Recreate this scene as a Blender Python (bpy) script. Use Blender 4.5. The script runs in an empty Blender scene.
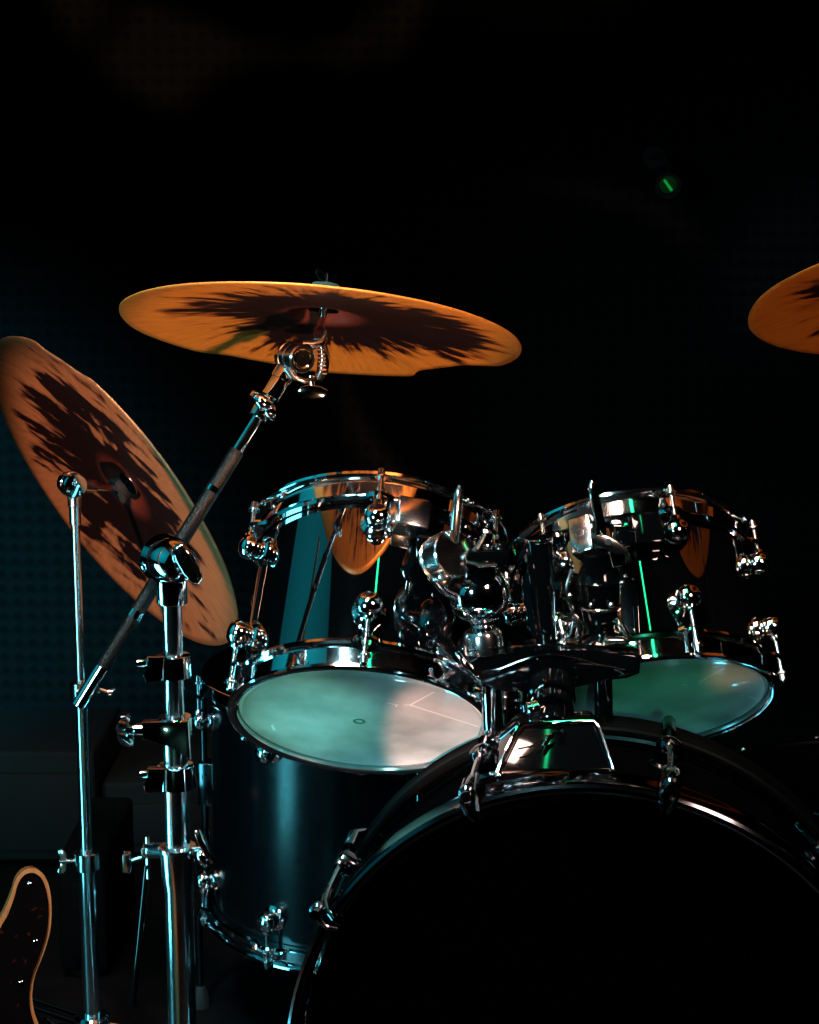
import bpy, bmesh, math, random
from mathutils import Vector, Matrix, noise
random.seed(7)
V = Vector
PI = math.pi
C = bpy.context.scene.collection
scene = bpy.context.scene

# ---------------------------------------------------------------- camera
FPX, PITCH, CAMH = 1728.0, math.radians(10), 1.08
cam_d = bpy.data.cameras.new('camera')
cam = bpy.data.objects.new('camera', cam_d)
C.objects.link(cam)
cam.location = (0, 0, CAMH)
cam.rotation_euler = (PI / 2 - PITCH, 0, 0)
cam_d.sensor_fit = 'HORIZONTAL'
cam_d.sensor_width = 36
cam_d.lens = FPX / 819 * 36
cam_d.clip_start = 0.05
scene.camera = cam

# ---------------------------------------------------------------- world and exposure
w = bpy.data.worlds.new('world')
scene.world = w
w.use_nodes = True
w.node_tree.nodes['Background'].inputs[0].default_value = (0.02, 0.06, 0.07, 1)
w.node_tree.nodes['Background'].inputs[1].default_value = 0.0
scene.view_settings.view_transform = 'Standard'
scene.view_settings.look = 'None'
scene.view_settings.gamma = 1
scene.view_settings.exposure = 0.0
scene.view_settings.use_curve_mapping = False

# ---------------------------------------------------------------- stage lamps and added fills
def aim(o, target):
    o.rotation_euler = (V(target) - V(o.location)).to_track_quat('-Z', 'Y').to_euler()

def area(name, loc, target, sx, sy, power, col, spread=180):
    l = bpy.data.lights.new(name, 'AREA')
    l.shape = 'RECTANGLE'; l.size = sx; l.size_y = sy
    l.energy = power; l.color = col; l.spread = math.radians(spread)
    o = bpy.data.objects.new(name, l); C.objects.link(o)
    o.location = loc; aim(o, target)
    return o

def spot(name, loc, target, deg, blend, power, col, rad=0.03):
    l = bpy.data.lights.new(name, 'SPOT')
    l.spot_size = math.radians(deg); l.spot_blend = blend
    l.energy = power; l.color = col; l.shadow_soft_size = rad
    o = bpy.data.objects.new(name, l); C.objects.link(o)
    o.location = loc; aim(o, target)
    return o

CYAN = (0.10, 0.66, 0.82)
WARM = (1.0, 0.62, 0.48)
# tall cyan batten standing at the left of the stage, a small ice-blue lamp added above for chrome sparkles
area('cyan_batten_light', (-0.82, 1.55, 0.34), (-0.2, 1.66, 0.34), 0.20, 0.60, 3.4, CYAN, 110)
area('ice_sparkle_light', (-0.55, 0.70, 2.2), (-0.05, 1.7, 0.7), 0.26, 0.26, 3.0, (0.45, 0.9, 1.0), 40)
# overhead lamps, with fills added for the chrome and the snare
area('warm_overhead_light', (-0.38, 1.28, 2.7), (-0.05, 1.75, 0.7), 0.60, 0.40, 6.0, WARM, 50)
area('warm_side_fill', (0.95, 0.30, 1.9), (0.20, 1.65, 0.66), 0.35, 0.35, 1.4, (1.0, 0.66, 0.55), 60)  # added fill that puts pink highlights on the chrome
area('cyan_side_fill', (-0.85, 0.25, 1.25), (0.05, 1.65, 0.66), 0.22, 0.22, 1.3, (0.40, 0.88, 1.0), 50)  # added fill that brightens the tom holder chrome
spot('white_snare_fill', (0.55, 0.9, 1.7), (0.50, 1.87, 0.60), 15, 0.4, 90, (1.0, 0.95, 0.85), 0.04)  # added fill so the snare hardware glints
area('teal_overhead_light', (-1.55, 1.45, 1.55), (-0.1, 1.72, 0.7), 1.6, 1.7, 1.0, (0.01, 0.50, 0.62), 80)
area('green_tube_light', (0.17, 1.2, 2.6), (0.17, 1.5, 0.7), 0.045, 1.2, 0.30, (0.02, 1.0, 0.35), 60)
# low footlights that reach the undersides of the cymbals
spot('amber_foot_light', (0.12, 0.30, 0.34), (-0.09, 1.75, 0.955), 14.2, 0.15, 250, (1.0, 0.53, 0.28), 0.03)
spot('amber_side_foot_light', (-1.05, 0.60, 0.72), (-0.355, 2.07, 0.725), 15.2, 0.25, 190, (1.0, 0.56, 0.38), 0.03)
spot('amber_far_foot_light', (0.9, 0.5, 0.10), (0.56, 1.9, 1.0), 18, 0.4, 60, (1.0, 0.50, 0.20), 0.03)
# front lamps that skim over the bass drum onto the bottom skins of the toms
spot('pink_front_light', (0.02, 0.05, 1.02), (0.050, 1.69, 0.55), 5.4, 0.35, 330, (1.0, 0.50, 0.42), 0.01)
spot('teal_front_light', (-0.45, 0.40, 0.45), (-0.115, 1.70, 0.575), 8.0, 0.6, 60, (0.30, 0.9, 0.70), 0.02)
spot('green_front_light', (0.10, 0.10, 1.00), (0.27, 1.84, 0.585), 6.5, 0.6, 42, (0.06, 0.9, 0.45), 0.02)
spot('orange_front_light', (0.55, 0.20, 1.00), (0.345, 1.84, 0.60), 3.0, 0.5, 90, (1.0, 0.50, 0.22), 0.01)
# washes on the back wall
spot('teal_wall_light', (-1.30, 0.3, 1.9), (-1.00, 3.4, 0.32), 24, 1.0, 900, (0.07, 0.62, 0.78), 0.1)
spot('pale_wall_light', (-1.3, 1.2, 0.6), (-0.85, 2.6, 0.15), 40, 1.0, 40, (0.3, 0.85, 0.85), 0.1)
spot('grey_wall_light', (1.2, 2.3, 2.0), (0.72, 3.4, 0.97), 6, 1.0, 70.0, (0.6, 0.85, 1.0), 0.1)

# ---------------------------------------------------------------- placement from the photograph
F_ = V((0, math.cos(PITCH), -math.sin(PITCH)))
U_ = V((0, math.sin(PITCH), math.cos(PITCH)))
CP = V((0, 0, CAMH))
def P(px, py, Y):
    r = F_ + V((1, 0, 0)) * ((px - 409.5) / FPX) + U_ * ((512 - py) / FPX)
    return CP + r * (Y / r.y)

# ---------------------------------------------------------------- materials
def mat(name, col, rough=0.5, metal=0.0, coat=0.0, spec=0.5, aniso=0.0):
    m = bpy.data.materials.new(name); m.use_nodes = True
    b = m.node_tree.nodes['Principled BSDF']
    b.inputs['Base Color'].default_value = (*col, 1)
    b.inputs['Roughness'].default_value = rough
    b.inputs['Metallic'].default_value = metal
    b.inputs['Coat Weight'].default_value = coat
    b.inputs['Coat Roughness'].default_value = 0.03
    b.inputs['Specular IOR Level'].default_value = spec
    return m

def N(m, kind, **kw):
    n = m.node_tree.nodes.new(kind)
    for k, v in kw.items(): setattr(n, k, v)
    return n
def L(m, a, b): m.node_tree.links.new(a, b)
def math_node(m, op, a, b=None, clamp=False):
    n = N(m, 'ShaderNodeMath', operation=op, use_clamp=clamp)
    for i, v in enumerate((a, b)):
        if v is None: continue
        if isinstance(v, (int, float)): n.inputs[i].default_value = v
        else: L(m, v, n.inputs[i])
    return n.outputs[0]
def worn(m, scale=60, lo=0.03, hi=0.14, bump=0.0, dist=0.001):
    b = m.node_tree.nodes['Principled BSDF']
    tc = N(m, 'ShaderNodeTexCoord'); nz = N(m, 'ShaderNodeTexNoise')
    nz.inputs['Scale'].default_value = scale; nz.inputs['Detail'].default_value = 4
    L(m, tc.outputs['Object'], nz.inputs['Vector'])
    mr = N(m, 'ShaderNodeMapRange')
    mr.inputs['From Min'].default_value = 0.3; mr.inputs['From Max'].default_value = 0.7
    mr.inputs['To Min'].default_value = lo; mr.inputs['To Max'].default_value = hi
    L(m, nz.outputs['Fac'], mr.inputs['Value']); L(m, mr.outputs[0], b.inputs['Roughness'])
    if bump:
        bp = N(m, 'ShaderNodeBump'); bp.inputs['Strength'].default_value = bump; bp.inputs['Distance'].default_value = dist
        L(m, nz.outputs['Fac'], bp.inputs['Height']); L(m, bp.outputs[0], b.inputs['Normal'])

chrome = mat('chrome', (0.82, 0.83, 0.85), 0.08, 1.0); worn(chrome, 45, 0.05, 0.09)
tube_chrome = mat('tube_chrome', (0.80, 0.82, 0.85), 0.15, 1.0); worn(tube_chrome, 30, 0.13, 0.19)
worn_chrome = mat('worn_chrome', (0.62, 0.60, 0.60), 0.2, 1.0); worn(worn_chrome, 25, 0.14, 0.20)
black_metal = mat('black_metal', (0.001, 0.0012, 0.0014), 0.08, 0.0, 0.0, 0.45); worn(black_metal, 20, 0.05, 0.08)
lacquer = mat('black_lacquer', (0.001, 0.001, 0.0012), 0.10, 0.0, 0.9, 0.9)
_b = lacquer.node_tree.nodes['Principled BSDF']; _b.inputs['Coat IOR'].default_value = 1.9; _b.inputs['IOR'].default_value = 1.8
worn(lacquer, 220, 0.02, 0.035)
black_sheen = mat('black_satin_lacquer', (0.001, 0.0015, 0.002), 0.22, 0.0, 0.0, 0.3); worn(black_sheen, 160, 0.18, 0.24)
deep_black = mat('deep_black_wrap', (0.0006, 0.0006, 0.0008), 0.5, 0, 0, 0.0)
black_chrome = mat('black_chrome', (0.10, 0.11, 0.125), 0.12, 1.0); worn(black_chrome, 60, 0.06, 0.2)
rubber = mat('rubber', (0.012, 0.012, 0.013), 0.7)
felt = mat('felt', (0.012, 0.035, 0.035), 0.95)
black_head_mat = mat('black_unlit_drum_skin', (0.0, 0.0, 0.0), 0.7, 0.0, 0.0, 0.01)  # bass drum's own black; on floor tom and snare it stands for missing light
wood_hoop = mat('satin_black_hoop', (0.001, 0.001, 0.001), 0.4, 0.0, 0, 0.03)

def knurl():
    m = mat('knurled_steel', (0.022, 0.019, 0.018), 0.40, 1.0)
    b = m.node_tree.nodes['Principled BSDF']
    tc = N(m, 'ShaderNodeTexCoord'); vo = N(m, 'ShaderNodeTexVoronoi'); vo.inputs['Scale'].default_value = 650
    L(m, tc.outputs['Object'], vo.inputs['Vector'])
    bp = N(m, 'ShaderNodeBump'); bp.inputs['Strength'].default_value = 0.8; bp.inputs['Distance'].default_value = 0.0008
    L(m, vo.outputs['Distance'], bp.inputs['Height']); L(m, bp.outputs[0], b.inputs['Normal'])
    return m
knurled = knurl()

def skin():
    m = mat('clear_drum_skin', (0.62, 0.66, 0.60), 0.32, 0.0, 0.5)
    b = m.node_tree.nodes['Principled BSDF']
    tc = N(m, 'ShaderNodeTexCoord')
    n1 = N(m, 'ShaderNodeTexNoise'); n1.inputs['Scale'].default_value = 14; n1.inputs['Detail'].default_value = 6
    L(m, tc.outputs['Object'], n1.inputs['Vector'])
    cr = N(m, 'ShaderNodeValToRGB')
    cr.color_ramp.elements[0].position = 0.3; cr.color_ramp.elements[0].color = (0.30, 0.34, 0.30, 1)
    cr.color_ramp.elements[1].position = 0.72; cr.color_ramp.elements[1].color = (0.70, 0.72, 0.66, 1)
    L(m, n1.outputs['Fac'], cr.inputs[0])
    # long scratches left in the film
    wv = N(m, 'ShaderNodeTexVoronoi', feature='DISTANCE_TO_EDGE'); wv.inputs['Scale'].default_value = 7
    L(m, tc.outputs['Object'], wv.inputs['Vector'])
    s = math_node(m, 'LESS_THAN', wv.outputs['Distance'], 0.006)
    s = math_node(m, 'MULTIPLY', s, math_node(m, 'GREATER_THAN', n1.outputs['Fac'], 0.58))
    mx = N(m, 'ShaderNodeMix', data_type='RGBA'); L(m, s, mx.inputs[0]); L(m, cr.outputs[0], mx.inputs[6])
    mx.inputs[7].default_value = (0.95, 0.95, 0.9, 1)
    L(m, mx.outputs[2], b.inputs['Base Color'])
    return m
skin_mat = skin()

def bronze(name, R, thr, seed, c_out, c_mid, bias=(0, 0), stretch=(1, 1), kst=11, kxy=0.4, rot=0):
    """bronze, amber at the rim, burnt almost black in ragged radial streaks round the bell"""
    m = mat(name, c_out, 0.42, 0.55, 0.0)
    b = m.node_tree.nodes['Principled BSDF']
    tc = N(m, 'ShaderNodeTexCoord'); sp = N(m, 'ShaderNodeSeparateXYZ'); L(m, tc.outputs['Object'], sp.inputs[0])
    x = math_node(m, 'MULTIPLY', sp.outputs[0], 1 / R); y = math_node(m, 'MULTIPLY', sp.outputs[1], 1 / R)
    r = math_node(m, 'SQRT', math_node(m, 'ADD', math_node(m, 'MULTIPLY', x, x), math_node(m, 'MULTIPLY', y, y)))
    rs = math_node(m, 'MAXIMUM', r, 0.01)
    cx = math_node(m, 'DIVIDE', x, rs); cy = math_node(m, 'DIVIDE', y, rs)
    xb = math_node(m, 'MULTIPLY', math_node(m, 'ADD', x, bias[0]), stretch[0])
    yb = math_node(m, 'MULTIPLY', math_node(m, 'ADD', y, bias[1]), stretch[1])
    rb = math_node(m, 'SQRT', math_node(m, 'ADD', math_node(m, 'MULTIPLY', xb, xb), math_node(m, 'MULTIPLY', yb, yb)))
    def pnoise(k, kr, det, off):
        cv = N(m, 'ShaderNodeCombineXYZ')
        L(m, math_node(m, 'MULTIPLY', cx, k), cv.inputs[0]); L(m, math_node(m, 'MULTIPLY', cy, k), cv.inputs[1])
        L(m, math_node(m, 'ADD', math_node(m, 'MULTIPLY', r, kr), seed + off), cv.inputs[2])
        nz = N(m, 'ShaderNodeTexNoise'); nz.inputs['Scale'].default_value = 1; nz.inputs['Detail'].default_value = det
        nz.inputs['Roughness'].default_value = 0.65
        L(m, cv.outputs[0], nz.inputs['Vector']); return nz.outputs['Fac']
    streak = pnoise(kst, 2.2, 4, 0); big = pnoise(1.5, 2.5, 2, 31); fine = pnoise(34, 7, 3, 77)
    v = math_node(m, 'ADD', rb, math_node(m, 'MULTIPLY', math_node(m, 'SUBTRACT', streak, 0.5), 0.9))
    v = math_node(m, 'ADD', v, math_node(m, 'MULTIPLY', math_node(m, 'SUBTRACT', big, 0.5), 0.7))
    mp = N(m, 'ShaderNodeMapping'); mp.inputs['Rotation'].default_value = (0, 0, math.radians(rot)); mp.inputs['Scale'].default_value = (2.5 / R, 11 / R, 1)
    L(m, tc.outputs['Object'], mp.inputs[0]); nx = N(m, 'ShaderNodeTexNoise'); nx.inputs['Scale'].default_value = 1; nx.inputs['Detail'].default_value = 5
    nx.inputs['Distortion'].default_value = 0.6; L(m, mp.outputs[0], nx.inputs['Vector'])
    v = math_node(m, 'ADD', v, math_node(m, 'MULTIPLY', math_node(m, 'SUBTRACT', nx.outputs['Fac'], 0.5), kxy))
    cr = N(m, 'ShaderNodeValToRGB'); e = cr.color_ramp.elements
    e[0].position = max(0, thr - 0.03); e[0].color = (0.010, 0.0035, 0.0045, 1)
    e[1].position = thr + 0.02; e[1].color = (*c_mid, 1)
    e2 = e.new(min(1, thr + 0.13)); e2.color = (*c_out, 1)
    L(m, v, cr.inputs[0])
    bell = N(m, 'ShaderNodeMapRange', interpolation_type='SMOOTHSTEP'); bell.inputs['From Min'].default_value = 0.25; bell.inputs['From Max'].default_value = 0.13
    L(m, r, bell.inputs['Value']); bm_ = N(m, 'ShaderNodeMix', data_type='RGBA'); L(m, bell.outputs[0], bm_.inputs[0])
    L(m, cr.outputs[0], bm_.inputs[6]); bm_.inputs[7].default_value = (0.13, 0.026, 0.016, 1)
    hsv = N(m, 'ShaderNodeHueSaturation')
    L(m, math_node(m, 'ADD', math_node(m, 'MULTIPLY', fine, 0.9), 0.55), hsv.inputs['Value'])
    L(m, bm_.outputs[2], hsv.inputs['Color']); L(m, hsv.outputs[0], b.inputs['Base Color'])
    # lathe grooves
    wv = N(m, 'ShaderNodeTexNoise'); wv.inputs['Scale'].default_value = 1
    cv = N(m, 'ShaderNodeCombineXYZ'); L(m, math_node(m, 'MULTIPLY', r, 160), cv.inputs[0]); L(m, cv.outputs[0], wv.inputs['Vector'])
    bp = N(m, 'ShaderNodeBump'); bp.inputs['Strength'].default_value = 0.25; bp.inputs['Distance'].default_value = 0.0006
    L(m, wv.outputs['Fac'], bp.inputs['Height']); L(m, bp.outputs[0], b.inputs['Normal'])
    return m

# ---------------------------------------------------------------- mesh tools (world coordinates, baked relative to the thing's origin)
def frame(ax, ref=None):
    ax = V(ax).normalized()
    ref = V(ref) if ref is not None else (V((0, 0, 1)) if abs(ax.z) < 0.9 else V((1, 0, 0)))
    a = (ref - ax * ref.dot(ax))
    if a.length < 1e-6: a = ax.orthogonal()
    a.normalize()
    return a, ax.cross(a), ax

class MB:
    def __init__(s): s.bm = bmesh.new()
    def lathe(s, A, ax, prof, n=32, ref=None, cap=True, rf=None, closed=False):
        """prof: list of (distance along the axis, radius)"""
        A = V(A); a, b, c = frame(ax, ref); rings = []
        for i, (d, r) in enumerate(prof):
            ring = []
            for k in range(n):
                t = 2 * PI * k / n
                rr = r if rf is None else rf(i, t, r)
                ring.append(s.bm.verts.new(A + c * d + (a * math.cos(t) + b * math.sin(t)) * max(rr, 1e-5)))
            rings.append(ring)
        seq = list(zip(rings, rings[1:])) + ([(rings[-1], rings[0])] if closed else [])
        for r0, r1 in seq:
            for k in range(n):
                s.bm.faces.new((r0[k], r0[(k + 1) % n], r1[(k + 1) % n], r1[k]))
        if cap and not closed:
            s.bm.faces.new(rings[0][::-1]); s.bm.faces.new(rings[-1])
        return s
    def rod(s, A, B, r, r2=None, n=20, bev=0.0):
        A, B = V(A), V(B); d = (B - A); l = d.length; r2 = r if r2 is None else r2
        if bev: pr = [(0, r - bev), (bev, r), (l - bev, r2), (l, r2 - bev)]
        else: pr = [(0, r), (l, r2)]
        return s.lathe(A, d, pr, n)
    def tube(s, pts, r, n=12):
        pts = [V(p) for p in pts]; rings = []; prev = None
        for i, p in enumerate(pts):
            t = (pts[min(i + 1, len(pts) - 1)] - pts[max(i - 1, 0)]).normalized()
            a = prev - t * prev.dot(t) if prev is not None else t.orthogonal()
            a.normalize(); prev = a; b = t.cross(a)
            rr = r[i] if isinstance(r, (list, tuple)) else r
            rings.append([s.bm.verts.new(p + (a * math.cos(2 * PI * k / n) + b * math.sin(2 * PI * k / n)) * rr) for k in range(n)])
        for r0, r1 in zip(rings, rings[1:]):
            for k in range(n): s.bm.faces.new((r0[k], r0[(k + 1) % n], r1[(k + 1) % n], r1[k]))
        s.bm.faces.new(rings[0][::-1]); s.bm.faces.new(rings[-1])
        return s
    def box(s, c, hx, hy, hz, bev=0.001, seg=2, taper=1.0):
        """hx, hy, hz: half-extent vectors"""
        c, hx, hy, hz = V(c), V(hx), V(hy), V(hz); vs = []
        t = bmesh.new()
        for k in (-1, 1):
            for j in (-1, 1):
                for i in (-1, 1):
                    f = taper if k == 1 else 1.0
                    vs.append(t.verts.new(c + hx * i * f + hy * j * f + hz * k))
        for q in ((0, 2, 3, 1), (4, 5, 7, 6), (0, 1, 5, 4), (2, 6, 7, 3), (0, 4, 6, 2), (1, 3, 7, 5)):
            t.faces.new([vs[i] for i in q])
        if bev: bmesh.ops.bevel(t, geom=t.edges[:], offset=bev, segments=seg, profile=0.5, affect='EDGES')
        s._merge(t); return s
    def prism(s, pts, a, b, c, o, th, bev=0.0008, seg=2):
        """pts: 2D outline in the a, b axes, extruded th along c, centred on o"""
        a, b, c, o = V(a), V(b), V(c), V(o); t = bmesh.new()
        lo = [t.verts.new(o + a * x + b * y - c * th / 2) for x, y in pts]
        hi = [t.verts.new(o + a * x + b * y + c * th / 2) for x, y in pts]
        t.faces.new(lo[::-1]); t.faces.new(hi); n = len(pts)
        for i in range(n): t.faces.new((lo[i], lo[(i + 1) % n], hi[(i + 1) % n], hi[i]))
        if bev:
            ed = [e for e in t.edges if len({v in hi for v in e.verts}) == 1]
            bmesh.ops.bevel(t, geom=ed, offset=bev, segments=seg, profile=0.5, affect='EDGES')
        s._merge(t); return s
    def ball(s, c, ax, ra, rb, n=28, m=14, ref=None, t0=0.0, t1=PI):
        """ellipsoid: half length ra along ax, radius rb"""
        pr = [(-math.cos(t0 + (t1 - t0) * i / m) * ra, math.sin(t0 + (t1 - t0) * i / m) * rb) for i in range(m + 1)]
        return s.lathe(c, ax, pr, n, ref)
    def _merge(s, t):
        me = bpy.data.meshes.new('tmp'); t.to_mesh(me); t.free(); s.bm.from_mesh(me); bpy.data.meshes.remove(me)
    def wing(s, c, ax, up, sz, th=0.0035):
        """wing bolt head: hub on ax with two rounded paddles spreading along up"""
        c = V(c); a, b, n = frame(ax, up)
        s.lathe(c, n, [(-sz * .25, sz * .22), (-sz * .2, sz * .27), (sz * .3, sz * .24), (sz * .38, sz * .14)], 18)
        for k in (1, -1):
            pts = [(0.0, -.22), (.35, -.26), (.75, -.18), (1.0, .05), (1.04, .32), (.86, .5), (.6, .42), (.3, .2), (0, .26)]
            q = [(x * k * sz, y * sz) for x, y in pts]
            if k < 0: q = q[::-1]
            s.prism(q, a, n, b, c, th, 0.0010, 2)
        return s
    def build(s, name, m, root=None, parent=None, smooth=32):
        bm = s.bm
        bmesh.ops.remove_doubles(bm, verts=bm.verts[:], dist=1e-6)
        bmesh.ops.recalc_face_normals(bm, faces=bm.faces[:])
        for f in bm.faces: f.smooth = True
        for e in bm.edges:
            if len(e.link_faces) == 2 and e.calc_face_angle(0) > math.radians(smooth): e.smooth = False
        if root is not None: bmesh.ops.translate(bm, verts=bm.verts[:], vec=-V(root.location))
        me = bpy.data.meshes.new(name); bm.to_mesh(me); bm.free(); me.materials.append(m)
        o = bpy.data.objects.new(name, me); C.objects.link(o)
        if parent is None: parent = root
        if parent is not None: o.parent = parent
        return o

def tag(o, label=None, cat=None, group=None, kind=None):
    for k, v in (('label', label), ('category', cat), ('group', group), ('kind', kind)):
        if v: o[k] = v
    return o
def thing(name, loc, label, cat, group=None):
    o = bpy.data.objects.new(name, None); C.objects.link(o); o.empty_display_size = 0.05
    o.location = loc; return tag(o, label, cat, group)

X, Y_, Z = V((1, 0, 0)), V((0, 1, 0)), V((0, 0, 1))

# ================================================================ the room
def wall_material():
    m = mat('dark_acoustic_foam', (0.006, 0.007, 0.008), 0.85, 0, 0, 0.0)
    b = m.node_tree.nodes['Principled BSDF']
    tc = N(m, 'ShaderNodeTexCoord'); mp = N(m, 'ShaderNodeMapping'); L(m, tc.outputs['Object'], mp.inputs[0])
    mp.inputs['Rotation'].default_value = (0, math.radians(45), 0)
    sp = N(m, 'ShaderNodeSeparateXYZ'); L(m, mp.outputs[0], sp.inputs[0])
    k = 2 * PI / 0.040
    h = math_node(m, 'MULTIPLY', math_node(m, 'SINE', math_node(m, 'MULTIPLY', sp.outputs[0], k)),
                  math_node(m, 'SINE', math_node(m, 'MULTIPLY', sp.outputs[2], k)))
    nz = N(m, 'ShaderNodeTexNoise'); nz.inputs['Scale'].default_value = 2.0; L(m, tc.outputs['Object'], nz.inputs['Vector'])
    h2 = math_node(m, 'MULTIPLY', h, nz.outputs['Fac'])
    hole = math_node(m, 'GREATER_THAN', h, 0.35)
    mx = N(m, 'ShaderNodeMix', data_type='RGBA'); L(m, math_node(m, 'MULTIPLY', hole, 0.4), mx.inputs[0])
    mx.inputs[6].default_value = (0.006, 0.007, 0.008, 1); mx.inputs[7].default_value = (0.0015, 0.002, 0.002, 1)
    L(m, mx.outputs[2], b.inputs['Base Color'])
    bp = N(m, 'ShaderNodeBump'); bp.inputs['Strength'].default_value = 0.7; bp.inputs['Distance'].default_value = 0.006
    L(m, h2, bp.inputs['Height']); L(m, bp.outputs[0], b.inputs['Normal'])
    return m
wall_mat = wall_material()
floor_mat = mat('black_stage_floor', (0.003, 0.003, 0.0035), 0.5, 0, 0, 0.2); worn(floor_mat, 25, 0.35, 0.6)
dark_paint = mat('black_paint', (0.001, 0.001, 0.001), 0.9, 0, 0, 0.0)
def slab(name, c, hx, hy, hz, m):
    return tag(MB().box(c, X * hx, Y_ * hy, Z * hz, 0).build(name, m), kind='structure')
slab('floor', (0, 1.0, -0.05), 3.05, 2.45, 0.05, floor_mat)
slab('wall_back', (0, 3.45, 1.5), 3.05, 0.05, 1.5, wall_mat)
slab('wall_left', (-3.05, 1.0, 1.5), 0.05, 2.45, 1.5, dark_paint)
slab('wall_right', (3.05, 1.0, 1.5), 0.05, 2.45, 1.5, dark_paint)
slab('wall_front', (0, -1.45, 1.5), 3.05, 0.05, 1.5, dark_paint)
slab('ceiling', (0, 1.0, 3.05), 3.05, 2.45, 0.05, dark_paint)

# ================================================================ drums
def hoop(center, n, r, side, lugs, ref, ears=True, h=0.026):
    """triple flanged steel hoop; side=+1 rolls its lip away along +n"""
    c = V(center); nn = V(n) * side
    pr = [(-h * .55, r + .0018), (-h * .55, r + .0085), (-h * .42, r + .0098), (-h * .32, r + .0085),
          (-h * .30, r + .0040), (h * .38, r + .0038), (h * .46, r + .0085), (h * .55, r + .0122),
          (h * .66, r + .0126), (h * .71, r + .0110), (h * .72, r + .0060), (h * .66, r + .0018), (h * .40, r + .0010), (-h * .40, r + .0010)]
    A = [2 * PI * a / 360 for a in lugs]
    def rf(i, t, rr):
        if i in (1, 2, 3):
            for a in A:
                # lathe angle direction depends on the frame, ears are placed with the same ref
                d = (t - (a if side > 0 else -a) + PI) % (2 * PI) - PI
                rr += 0.0105 * math.exp(-(d / 0.085) ** 4)
        return rr
    return MB().lathe(c, nn, pr, 180, ref, cap=False, rf=rf if ears else None, closed=True)

def drum_dir(n, ref, deg):
    a, b, c = frame(n, ref); t = math.radians(deg)
    return a * math.cos(t) + b * math.sin(t)

def lug_body(mb, base, out, n, s=1.0):
    """round bullet lug: flange on the shell, domed barrel standing out, collar towards the hoop"""
    mb.lathe(base - out * 0.002, out, [(0, .0150 * s), (.004 * s, .0150 * s), (.0058 * s, .0125 * s), (.007 * s, .0102 * s), (.0095 * s, .0116 * s),
                        (.018 * s, .0122 * s), (.0225 * s, .0108 * s), (.0255 * s, .0075 * s), (.027 * s, .001)], 26)
    mb.lathe(base + out * .0155 * s, n, [(0, .0062), (.013 * s, .0062), (.015 * s, .0048)], 16)

def tension_rod(mb, p, n, l0, l1):
    """p: point in the lug; runs l0..l1 along n, washer and square head at the far end"""
    mb.lathe(p + n * l0, n, [(0, .0027), (l1 - l0, .0027)], 12)
    mb.lathe(p + n * (l1 - .001), n, [(0, .0062), (.002, .0066), (.0032, .0062), (.0035, .0042), (.0100, .0040), (.0112, .0028)], 14)

def rack_tom(center, t, g, L_, r, lugs, label, centre_mark=False):
    n = V((math.sin(g), math.sin(t) * math.cos(g), math.cos(t) * math.cos(g))).normalized()
    c = V(center); top = c + n * L_
    ref = V((0, -1, 0.3))
    root = thing('rack_tom', c, label, 'drum', 'rack toms')
    mb = MB().lathe(c, n, [(0.002, r - .002), (0.004, r), (L_ - .004, r), (L_ - .002, r - .002)], 120, ref, cap=False)
    mb.lathe(c, n, [(0.002, r - .002), (0.004, r - .006), (L_ - .004, r - .006), (L_ - .002, r - .002)], 96, ref, cap=False)
    shell = mb.build('shell', lacquer, root)
    # bottom skin, shallow collar at the edge
    MB().lathe(c, n, [(.0032, .0003), (.0030, r * .5), (.0030, r * .93), (-.0005, r * .975), (.001, r + .0002), (.006, r + .0008), (.0075, r - .001), (.0045, r * .93), (.0040, .0003)], 96, ref, cap=False
              ).build('resonant_head', skin_mat, root)
    MB().lathe(top, n, [(-.0032, .0003), (-.0030, r * .93), (.0005, r * .975), (-.001, r + .0002), (-.006, r + .0008), (-.0075, r - .001), (-.0045, r * .93), (-.0040, .0003)], 96, ref, cap=False
              ).build('batter_head', skin_mat, root)
    hoop(c + n * .013, n, r, -1, lugs, ref).build('resonant_hoop', chrome, root)
    hoop(top - n * .013, n, r, +1, lugs, ref).build('batter_hoop', chrome, root)
    for a in lugs:
        out = drum_dir(n, ref, a)
        for end, s in ((c, 1), (top, -1)):
            hd = .060 if s > 0 else .050
            mb = MB(); base = end + n * s * hd + out * r
            lug_body(mb, base, out, -n * s, 1.12)
            lg = mb.build('lug', chrome, root)
            mb = MB(); tension_rod(mb, base + out * .0174, -n * s, 0.010, hd - 0.006)
            mb.build('tension_rod', worn_chrome, root, lg)
    if centre_mark:
        mb = MB(); q = c + n * .0024 + drum_dir(n, ref, 200) * .012
        mb.lathe(q, n, [(0, .0042), (0.0004, .0042), (0.0004, .0062), (0, .0062)], 32, cap=False, closed=True)
        tag(mb.build('centre_mark', mat('green_ink', (0.03, 0.16, 0.10), 0.5), root), 'faint green ring at the middle of the skin')
    return root, n, c, top, ref

TL = rack_tom((-0.04797, 1.70556, 0.56318), 0.69375, 0.07267, 0.2095, 0.127, (0, 57, 120, 180, 240, 293),
              'black rack tom at left of the pair, pale bottom skin lit teal and pink', True)
TR = rack_tom((0.26574, 1.83181, 0.54406), 0.66685, -0.07988, 0.1885, 0.127, (14, 74, 134, 194, 254, 314),
              'black lacquer rack tom at right of the pair, darker green lit bottom skin')

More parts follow.
